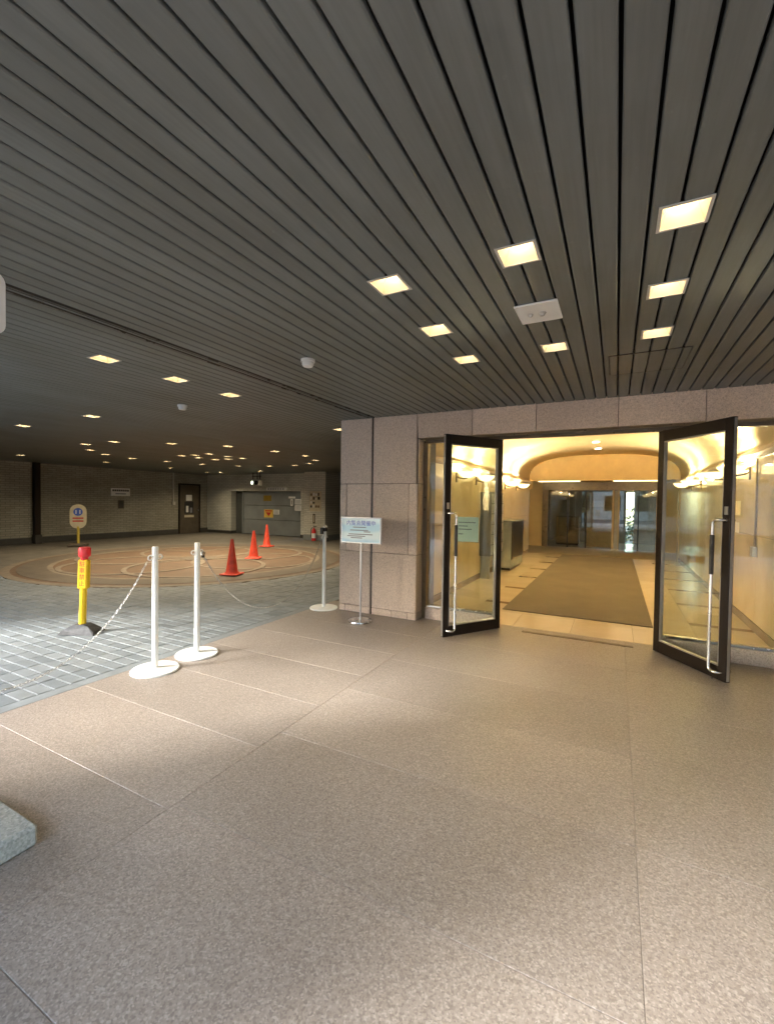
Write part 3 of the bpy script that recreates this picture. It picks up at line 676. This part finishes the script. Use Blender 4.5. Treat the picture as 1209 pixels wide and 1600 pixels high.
# ================================================================== garage walls
gw = thing('garage_side_wall', 'long dim brick tiled garage wall with dark skirting', 'wall', (-16.65, 0, 0))
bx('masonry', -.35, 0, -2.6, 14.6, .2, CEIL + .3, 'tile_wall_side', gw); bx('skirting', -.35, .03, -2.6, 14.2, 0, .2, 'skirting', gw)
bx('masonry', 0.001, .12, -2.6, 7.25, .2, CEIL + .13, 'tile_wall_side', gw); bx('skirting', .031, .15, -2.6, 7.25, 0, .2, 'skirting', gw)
pp = thing('dark_pilaster', 'narrow dark metal pilaster against the garage side wall', 'pilaster', (-16.4, 7.42, 0))
bx('shaft', -.22, -.04, -.08, .08, 0, CEIL + .1, 'bronze', pp, .01); bx('foot', -.22, .0, -.1, .1, 0, .28, 'skirting', pp, .01)
ew = thing('garage_end_wall', 'pale tiled garage end wall around the grey shutter', 'wall', (-13, 14.2, 0))
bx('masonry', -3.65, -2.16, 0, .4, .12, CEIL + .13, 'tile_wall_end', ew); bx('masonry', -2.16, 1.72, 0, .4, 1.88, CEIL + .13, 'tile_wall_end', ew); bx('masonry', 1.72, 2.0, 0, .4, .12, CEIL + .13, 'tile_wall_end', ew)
bx('skirting', -3.65, -2.16, -.02, .4, 0, .118, 'skirting', ew); bx('skirting', 1.72, 2.0, -.02, .4, 0, .118, 'skirting', ew)
pr_ = thing('tiled_pier', 'pale tiled pier beside the shutter carrying a poster and extinguisher', 'pier', (-10.15, 13.6, 0))
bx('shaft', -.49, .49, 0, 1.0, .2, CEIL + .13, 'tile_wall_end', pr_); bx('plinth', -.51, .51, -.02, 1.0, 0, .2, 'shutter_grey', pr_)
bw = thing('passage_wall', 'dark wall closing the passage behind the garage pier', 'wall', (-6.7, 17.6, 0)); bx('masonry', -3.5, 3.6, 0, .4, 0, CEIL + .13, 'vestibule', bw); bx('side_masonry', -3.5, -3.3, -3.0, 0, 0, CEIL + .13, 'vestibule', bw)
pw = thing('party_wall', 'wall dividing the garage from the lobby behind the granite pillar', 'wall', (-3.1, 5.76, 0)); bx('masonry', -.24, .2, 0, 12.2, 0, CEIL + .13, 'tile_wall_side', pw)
sh = thing('garage_shutter', 'grey three panel steel shutter recessed in the garage end wall', 'shutter', (-13.22, 14.45, 0))
bx('back_board', -2.1, 2.1, .11, .16, 0, 2.2, 'shutter_reveal', sh); bx('reveal', -1.94, -1.42, .05, .1, 0, 1.88, 'shutter_reveal', sh); bx('post', -1.42, -1.36, -.1, .1, 0, 1.88, 'shutter_grey', sh)  # back_board added behind the panels to keep daylight out of their gaps
for z0, z1 in ((.02, .645), (.66, 1.265), (1.28, 1.87)): bx('panel', -1.36, 1.94, -.06, .02, z0, z1, 'shutter_grey', sh, .008)
def sheet(name, label, cat, x0, x1, z0, z1, y, mat, t=.004):
    o = bx(name, 0, x1 - x0, -t, 0, 0, z1 - z0, mat, None, loc=(x0, y, z0)); tag(o, label, cat); return o
o = sheet('gold_sheet', 'plain mustard sheet stuck on the top panel of the shutter', 'sign', -13.43, -13.0, 1.46, 1.70, 14.388, 'paper_gold')
o = sheet('caution_sheet', 'yellow caution sheet with red arrow on the shutter', 'sign', -13.39, -12.89, .76, 1.10, 14.388, 'paper_yellow')
bx('heading', .06, .44, -.008, -.0045, .255, .31, 'red_ink', o)
bm = bmesh.new(); prism(bm, [(.10, .22), (.40, .22), (.25, .05)], 'y', -.008, -.0045); mesh_obj('arrow', bm, 'red_ink', o)
o = sheet('white_notice', 'white notice beside the yellow caution sheet on the shutter', 'sign', -12.87, -12.55, .90, 1.10, 14.388, 'paper')
for k in range(3): bx('text_line', .04, .26, -.006, -.0045, .04 + k * .05, .06 + k * .05, 'grey_ink', o)
o = sheet('long_sign', 'long white sign strip mounted above the shutter', 'sign', -13.08, -12.0, 1.90, 2.03, 14.198, 'paper', .02)
for k in range(7): bx('text_mark', .08 + k * .13, .16 + k * .13, -.024, -.0205, .04, .09, 'grey_ink', o)
for n_, (x0, x1, z0, z1, lab) in enumerate(((-11.90, -11.56, 1.58, 1.66, 'short white strip above the papers beside the shutter'), (-11.80, -11.68, 1.28, 1.55, 'narrow white sheet with black figure beside the shutter'), (-11.58, -11.25, 1.34, 1.56, 'upper white notice between shutter and pier'), (-11.58, -11.25, 1.09, 1.31, 'lower white notice between shutter and pier'))):
    o = sheet('wall_paper_notice', lab, 'notice', x0, x1, z0, z1, 14.198, 'paper')
    if n_ == 1: bx('figure', .045, .075, -.007, -.0045, .05, .22, 'black_ink', o)
    elif n_ > 1:
        for k in range(4): bx('text_line', .04, .28, -.006, -.0045, .04 + k * .04, .052 + k * .04, 'grey_ink', o)
po = sheet('poster', 'tall cream poster with small pictures on the tiled pier', 'poster', -10.38, -9.84, 1.10, 1.86, 13.598, 'paper_cream')
random.seed(3)
for a in range(4):
    for b_ in range(4):
        if random.random() < .8: bx('picture', .04 + a * .115, .04 + a * .115 + random.uniform(.05, .1), -.007, -.0045, .14 + b_ * .15, .14 + b_ * .15 + random.uniform(.06, .12), random.choice(['grey_ink', 'bronze_trim', 'door_brown', 'paper', 'black_ink']), po)
fe = thing('fire_extinguisher', 'red fire extinguisher standing in front of the tiled pier', 'extinguisher', (-10.06, 13.45, 0))
bm = bmesh.new(); lathe(bm, [(0, 0), (.078, 0), (.08, .02), (.08, .36), (.06, .42), (.025, .45), (.025, .48), (0, .48)], 20); mesh_obj('cylinder', bm, 'red_plastic', fe, True)
bx('valve', -.03, .03, -.02, .02, .48, .53, 'satin_steel', fe, .004); bx('lever', -.02, .12, -.012, .012, .53, .55, 'black_rubber', fe); bm = bmesh.new(); tube(bm, [(-.03, 0, .5), (-.09, -.03, .46), (-.1, -.05, .3), (-.095, -.05, .12)], .012, 8); mesh_obj('hose', bm, 'black_rubber', fe, True)
bm = bmesh.new(); lathe(bm, [(.0806, .1), (.0812, .1), (.0812, .28), (.0806, .28)], 20); mesh_obj('label_band', bm, 'paper', fe)
o = sheet('extinguisher_marker', 'narrow red marker strip on the pier above the extinguisher', 'sign', -10.22, -10.12, .64, 1.0, 13.598, 'door_brown', .008)
bx('marker_text', .03, .07, -.012, -.0085, .05, .31, 'paper_cream', o)
# exit lamp under the ceiling
ex = thing('warning_lamp', 'boxy warning lamp with one lit lens hanging over the shutter', 'lamp', (-12.9, 13.4, CEIL))
bx('case', -.23, .23, -.09, .09, -.52, -.30, 'conduit', ex, .012)
for x, m_ in ((-.1, 'exit_glow'), (.1, 'black_rubber')):
    bm = bmesh.new(); lathe(bm, [(0, -.03), (.045, -.025), (.075, 0), (.075, .03), (0, .03)], 20); l_ = mesh_obj('lens', bm, m_, ex, True, (x, -.10, -.41)); l_.rotation_euler.x = PI / 2; l_.rotation_euler.x = -PI / 2 + PI
    bm = bmesh.new(); lathe(bm, [(.075, 0), (.087, 0), (.087, .05), (.075, .05)], 20); r_ = mesh_obj('hood', bm, 'black_rubber', ex, True, (x, -.09, -.41)); r_.rotation_euler.x = PI / 2
for x in (-.18, .05, .2):
    bm = bmesh.new(); tube(bm, [(x, 0, -.27), (x, 0, .001)], .016, 8); mesh_obj('hanger', bm, 'bronze', ex, True)
bx('cross_bar', -.22, .24, -.02, .02, -.16, -.13, 'bronze', ex)
# side wall fittings
sd_ = thing('service_door', 'dark brown steel service door with posters in the garage side wall', 'door', (-16.648, 12.74, 0))
bx('frame', 0, .05, -.06, 0, 0, 2.16, 'bronze', sd_); bx('frame', 0, .05, .98, 1.04, 0, 2.16, 'bronze', sd_); bx('frame', 0, .05, 0, .98, 2.1, 2.16, 'bronze', sd_)
bx('leaf', .003, .036, .004, .976, .01, 2.095, 'door_brown', sd_, .003); bx('notice', .037, .039, .30, .60, 1.42, 1.68, 'paper', sd_); pz = bx('photo_poster', .037, .039, .22, .68, .86, 1.38, 'black_ink', sd_)
bx('picture', .0395, .041, .30, .42, .92, 1.2, 'paper', pz); bx('picture', .0395, .041, .50, .62, .9, 1.12, 'grey_ink', pz); bx('notice', .037, .039, .22, .70, .70, .80, 'paper_cream', sd_)
bm = bmesh.new(); lathe(bm, [(.0, .0), (.03, .0), (.03, .05), (0, .055)], 14); k_ = mesh_obj('knob', bm, 'satin_steel', sd_, True, (.036, .9, 1.0)); k_.rotation_euler.y = PI / 2
cn = thing('wall_pipe', 'pale conduit pipe dropping from the garage ceiling beside the service door', 'conduit', (-16.62, 12.42, 0))
bm = bmesh.new(); tube(bm, [(0, 0, 1.38), (0, 0, CEIL + .05)], .03, 8); mesh_obj('pipe', bm, 'conduit', cn, True); bx('outlet_box', -.028, .06, -.07, .07, 1.24, 1.38, 'conduit', cn, .01)
ws = thing('wall_sign', 'white two line sign plate on the dim garage side wall', 'sign', (-16.648, 9.84, 1.58)); bx('plate', 0, .015, 0, .72, 0, .29, 'paper', ws, .003)
for k in range(8): bx('text_mark', .0155, .018, .05 + k * .08, .11 + k * .08, .17, .24, 'black_ink', ws)
bx('text_line', .0155, .018, .16, .56, .06, .10, 'grey_ink', ws)
ub = thing('wall_box', 'small brown flush box on the garage wall under the white sign', 'box', (-16.648, 10.1, 1.1)); bx('cover', 0, .03, 0, .22, 0, .32, 'door_brown', ub, .006); bx('rim', .031, .036, .03, .19, .03, .29, 'skirting', ub)

# oval sign on a stand
def oval(bm, hw_, hh, t0, t1, n=10):
    pts = []
    for qx, qz, a0 in ((1, 1, 0), (-1, 1, PI / 2), (-1, -1, PI), (1, -1, 3 * PI / 2)):
        for i in range(n + 1):
            a = a0 + PI / 2 * i / n; pts.append((hw_ * 0 + math.cos(a) * hw_, qz * (hh - hw_) + math.sin(a) * hw_))
    prism(bm, pts, 'y', t0, t1)
os_ = thing('oval_sign_stand', 'oval cream sign with blue mark on yellow pole far in the garage', 'sign stand', (-14.55, 7.62, 0), math.radians(50))
bx('base', -.24, .24, -.2, .2, 0, .10, 'door_brown', os_, .02); bm = bmesh.new(); tube(bm, [(0, 0, .09), (0, 0, .62)], .035, 12); mesh_obj('pole', bm, 'yellow_dull', os_, True)
bm = bmesh.new(); oval(bm, .215, .37, -.02, .02); mesh_obj('board', bm, 'paper_cream', os_, False, (0, 0, .92)); 
bm = bmesh.new(); lathe(bm, [(0, -.004), (.12, -.004), (.12, 0), (0, 0)], 24); k_ = mesh_obj('blue_mark', bm, 'blue_ink', os_, False, (0, -.0205, 1.06)); k_.rotation_euler.x = -PI / 2
for s in (-.05, .05): bx('white_mark', s - .012, s + .012, -.028, -.0252, 1.0, 1.12, 'paper', os_)
for k in range(2): bx('red_text', -.14, .14, -.025, -.0205, .76 + k * .09, .80 + k * .09, 'red_ink', os_)
# same kind of stand close to the camera, just cut by the picture edge
st = thing('tall_sign_stand', 'tall cream sign on a square concrete base at the granite floor edge', 'sign stand', (-2.475, .68, 0))
bx('base', -.3, .3, -.3, .3, 0, .095, 'concrete', st, .014); bm = bmesh.new(); tube(bm, [(0, 0, .09), (0, 0, 2.3)], .03, 16); mesh_obj('pole', bm, 'white_paint', st, True)
bm = bmesh.new(); pts = []
hw_, hh, r_ = .306, .14, .05
for qx, qz, a0 in ((1, 1, 0), (-1, 1, PI / 2), (-1, -1, PI), (1, -1, 3 * PI / 2)):
    for i in range(7):
        a = a0 + PI / 2 * i / 6; pts.append((qx * (hw_ - r_) + math.cos(a) * r_, qz * (hh - r_) + math.sin(a) * r_))
prism(bm, pts, 'x', -.02, .02); mesh_obj('board', bm, 'paper', st, False, (0, 0, 2.358))

# ================================================================== things on the floor
# chain posts
def make_post():
    t = thing('chain_post', 'white chain post', 'post')
    bm = bmesh.new(); lathe(bm, [(0, 0), (.192, 0), (.195, .006), (.19, .016), (.05, .022), (.03, .024), (0, .024)], 40); mesh_obj('base', bm, 'white_paint', t, True)
    bm = bmesh.new(); lathe(bm, [(.0, .02), (.0255, .02), (.0255, 1.078), (.022, 1.083), (0, 1.084)], 24); p = mesh_obj('tube', bm, 'white_paint', t, True)
    for s in (-1, 1):
        bm = bmesh.new(); tube(bm, [(0, s * (.046 + .02 * math.cos(a)), .99 + .02 * math.sin(a)) for a in [2 * PI * i / 16 for i in range(16)]], .0055, 8, closed=True); mesh_obj('eyelet', bm, 'white_paint', t, True)
    return t
cp = make_post(); posts = []
for k, (x, y, lab) in enumerate(((-3.545, 2.475, 'white chain post whose base stands nearest the yellow bollard'), (-3.565, 2.925, 'white chain post with clip, between the other post and the pillar'), (-3.60, 5.06, 'white chain post with black clips beside the granite pillar'), (-3.57, .42, 'white chain post near the concrete sign base'))):
    o = cp if k == 0 else copy_tree(cp); o.location = (x, y, 0); o['label'] = lab; o['group'] = 'white chain posts along the granite edge'; posts.append(o)
bm = bmesh.new(); box(bm, -.028, .028, -.03, .03, 1.075, 1.125, .006); mesh_obj('top_clip', bm, 'black_rubber', posts[2])
bm = bmesh.new(); box(bm, -.018, .018, -.085, -.04, 1.04, 1.13, .006); mesh_obj('side_clip', bm, 'black_rubber', posts[2]); bm = bmesh.new(); box(bm, -.02, .02, -.02, .045, 1.125, 1.15, .005); mesh_obj('clip_tip', bm, 'white_plastic', posts[2])
bm = bmesh.new(); box(bm, -.03, .03, .02, .05, .93, .985, .006); mesh_obj('collar_clip', bm, 'black_rubber', posts[2])
bm = bmesh.new(); box(bm, -.012, .012, .04, .085, .955, .99, .004); mesh_obj('side_clip', bm, 'satin_steel', posts[1]); bm = bmesh.new(); box(bm, -.01, .01, .05, .08, .93, .957, .004); mesh_obj('clip_tip', bm, 'black_rubber', posts[1])
def make_chain(label, p0, p1, zmin):
    p0, p1 = Vector(p0), Vector(p1); t = bmesh.new(); n = 400; pts = []
    for i in range(n + 1):
        s = i / n; u = 2 * s - 1; zc = zmin + ((p0.z if u < 0 else p1.z) - zmin) * (abs(u) ** 2 * .82 + .18 * abs(u) ** 4)
        q = p0.lerp(p1, s); q.z = zc; pts.append(q)
    step, acc, k = .022, 0.0, 0; last = pts[0]
    for a, b_ in zip(pts, pts[1:]):
        acc += (b_ - a).length
        if acc >= step:
            d = (b_ - a).normalized(); side = Vector((1, 0, 0)); up = d.cross(side).normalized()
            w_ = side if k % 2 == 0 else up; c_ = b_
            lp = [c_ + d * (.0085 * math.copysign(1, math.cos(th)) * min(1, abs(math.cos(th)) * 1.6) + .0045 * math.cos(th)) + w_ * .0068 * math.sin(th) for th in [2 * PI * i / 10 for i in range(10)]]
            tube(t, lp, .0021, 5, closed=True); acc -= step; k += 1
    o = mesh_obj('chain', t, 'chain_steel', None, True); tag(o, label, 'chain', 'chains slung between the white posts'); return o
make_chain('steel chain slung from the post near the yellow bollard towards the concrete base', (-3.545, 2.408, .975), (-3.57, .487, .975), .222)
make_chain('steel chain slung between the clipped posts towards the granite pillar', (-3.565, 2.992, .96), (-3.60, 4.995, .965), .247)
# yellow bollard
yb = thing('yellow_bollard', 'yellow plastic bollard with red cap and red characters on rubber base', 'bollard', (-5.235, 2.78, 0), math.radians(30))
bm = bmesh.new(); prism(bm, [(-.19, 0), (.19, 0), (.17, .035), (.09, .085), (.05, .1), (-.05, .1), (-.09, .085), (-.17, .035)], 'y', -.12, .12)
for v_ in bm.verts:
    if v_.co.z > .02: v_.co.y *= .72 if v_.co.z < .05 else .5
mesh_obj('base', bm, 'grey_rubber', yb)
def tapered(bm, segs, n=20):
    lathe(bm, segs, n)
bm = bmesh.new(); tapered(bm, [(0, .09), (.036, .09), (.034, .50), (.0, .50)]); mesh_obj('shaft', bm, 'yellow_plastic', yb, True)
bm = bmesh.new(); box(bm, -.052, .052, -.038, .038, .49, .815, .012); hd = mesh_obj('sleeve', bm, 'yellow_plastic', yb)
bm = bmesh.new(); lathe(bm, [(0, .80), (.035, .80), (.036, .835), (.054, .85), (.060, .87), (.060, .935), (.050, .952), (.02, .957), (0, .957)], 20); mesh_obj('cap', bm, 'red_plastic', yb, True)
for k, ch in enumerate('駐車禁止'): text('character', ch, .062, 'red_ink', hd, (0, -.0385, .765 - k * .072), (PI / 2, 0, 0))
yb.rotation_euler.y = math.radians(1.8)
# information sign stand
ss = thing('notice_stand', 'pale blue notice board on slim steel stand before the granite pillar', 'sign stand', (-2.81, 4.73, 0), math.radians(4))
bm = bmesh.new(); lathe(bm, [(0, 0), (.148, 0), (.15, .008), (.145, .018), (.02, .022), (0, .022)], 40); mesh_obj('base', bm, 'steel', ss, True)
bm = bmesh.new(); lathe(bm, [(0, .018), (.0115, .018), (.0115, 1.0), (0, 1.0)], 14); mesh_obj('pole', bm, 'satin_steel', ss, True)
bd = bx('board', -.262, .262, -.012, .006, .993, 1.288, 'sign_face', ss); fr = bmesh.new()
for q in ((-.275, -.262, .98, 1.301), (.262, .275, .98, 1.301), (-.262, .262, .98, .993), (-.262, .262, 1.288, 1.301)): box(fr, q[0], q[1], -.018, .010, q[2], q[3])
mesh_obj('board_frame', fr, 'satin_steel', ss)
text('heading', '内覧会開催中', .068, 'blue_ink', bd, (-.0, -.0125, 1.226), (PI / 2, 0, 0))
for q, (xa, xb, zz) in enumerate(((-.11, .07, 1.172), (-.15, .10, 1.135), (.04, .13, 1.118), (-.17, .16, 1.085), (-.19, .06, 1.062), (-.14, .02, 1.04))): bx('text_line', xa, xb, -.0132, -.0122, zz, zz + .011, 'grey_ink', bd)
# cones
def make_cone():
    t = thing('traffic_cone', 'red traffic cone', 'cone')
    bm = bmesh.new(); box(bm, -.178, .178, -.178, .178, 0, .028, .012); mesh_obj('base', bm, 'cone_red', t)
    bm = bmesh.new(); lathe(bm, [(.148, .02), (.142, .035), (.117, .06), (.11, .075), (.029, .68), (.025, .70), (.019, .70), (.017, .66)], 28); mesh_obj('body', bm, 'cone_red', t, True)
    return t
c0 = make_cone()
for k, (x, y, rz, lab) in enumerate(((-6.72, 6.33, .3, 'red traffic cone on the rosette rim nearest the chain posts'), (-8.13, 8.37, .5, 'red traffic cone in the middle of the row across the rosette'), (-9.87, 10.73, .1, 'red traffic cone standing closest to the grey shutter'))):
    o = c0 if k == 0 else copy_tree(c0); o.location = (x, y, .02); o.rotation_euler.z = rz; o['label'] = lab; o['group'] = 'red traffic cones across the rosette paving'

hb = thing('garden_shrub', 'green shrub outside the vestibule window', 'shrub', (.98, 20.7, -.16))
bm = bmesh.new(); random.seed(5)
for k in range(900):
    c_ = Vector((random.gauss(0, .5), random.gauss(0, .35), abs(random.gauss(.7, .35)))); d_ = Vector((random.uniform(-1, 1), random.uniform(-1, 1), random.uniform(-1, 1))).normalized(); a = d_.orthogonal().normalized() * .07; b2 = d_.cross(a).normalized() * .04
    bm.faces.new([bm.verts.new(c_ + q) for q in (a, b2, -a, -b2)])
mesh_obj('foliage', bm, 'leaf', hb); bm = bmesh.new(); tube(bm, [(0, 0, 0), (.03, .02, .5), (0, .03, 1.0)], .03, 8); mesh_obj('stem', bm, 'bark', hb, True)
# ================================================================== the street side behind the camera
fw_ = thing('garage_front_wall', 'wall closing the street side of the garage', 'wall', (-12.8, FRONT, 0)); bx('masonry', -4.2, 4.0, -.3, 0, -.15, CEIL + .6, 'column_stone', fw_)
rw = thing('canopy_side_wall', 'granite wall closing the far side of the canopy', 'wall', (4.6, 1.2, 0)); bx('masonry', 0, .4, -2.9, 4.4, -.15, CEIL + .4, 'column_stone', rw)
for x, y, lab in ((-3.45, -.55, 'unseen granite pier between driveway and entrance, broadened to shade the floor'), (4.3, -1.3, 'square granite column at the corner of the canopy')):
    c_ = thing('canopy_column', lab, 'column', (x, y, 0)); w2 = 1.3 if x < 0 else .38  # pier stands out of view, broadened for the shadow it throws
    bx('shaft', -.38, w2, -.38, .38, 0, CEIL + .13, 'column_stone', c_, .01); bx('plinth', -.4, w2 + .02, -.4, .4, 0, .12, 'wall_granite', c_, .01)
fa = thing('roof_fascia', 'stone fascia along the street edge of the garage roof', 'fascia', (-9.9, FRONT, CEIL)); bx('band', -7.0, 6.05, -.15, -.001, -.02, .9, 'column_stone', fa); bx('cap', -7.05, 6.05, -.2, 0.05, .901, .96, 'wall_granite', fa)
fa = thing('canopy_fascia', 'stone fascia along the street edge of the entrance canopy', 'fascia', (.87, FRONT_E, CEIL)); bx('band', -3.72, 3.8, -.15, -.001, -.02, .9, 'column_stone', fa); bx('cap', -3.72, 3.8, -.2, 0.05, .901, .96, 'wall_granite', fa)
ob = thing('street_building', 'plain grey building across the street', 'building', (-2, -22, -.16)); bx('wall', -26, 26, -8, 0, 0, 9, 'far_wall', ob)
for a in range(16):
    for b_ in range(3):
        w_ = bx('window', -24 + a * 3.1, -22.4 + a * 3.1, .001, .05, 1 + b_ * 2.9, 2.7 + b_ * 2.9, 'window_glass', ob)
bx('roof', -26.2, 26.2, -8.2, .2, 9.001, 9.3, 'pavement', ob)
def make_tree(x, y, h, seed):
    random.seed(seed)
    t = thing('street_tree', 'leafy street tree at the kerb outside', 'tree', (x, y, -.02), group='trees along the street')
    bm = bmesh.new(); tube(bm, [(0, 0, 0), (.05, .02, h * .25), (-.03, .05, h * .5), (.02, 0, h * .8)], .11, 10); mesh_obj('trunk', bm, 'bark', t, True)
    bm = bmesh.new()
    for k in range(2600):
        c_ = Vector((random.gauss(0, .9), random.gauss(0, .9), h * .68 + random.gauss(0, h * .13)))
        d_ = Vector((random.uniform(-1, 1), random.uniform(-1, 1), random.uniform(-1, 1))).normalized(); a = d_.orthogonal().normalized() * .09; b2 = d_.cross(a).normalized() * .055
        q = [bm.verts.new(c_ + s) for s in (a, b2, -a, -b2)]; bm.faces.new(q)
    mesh_obj('crown', bm, 'leaf', t)
for k, (x, y, h) in enumerate(((-9.5, -5.6, 5.2), (-3.6, -5.7, 5.0), (2.5, -5.5, 5.0))): make_tree(x, y, h, 20 + k)
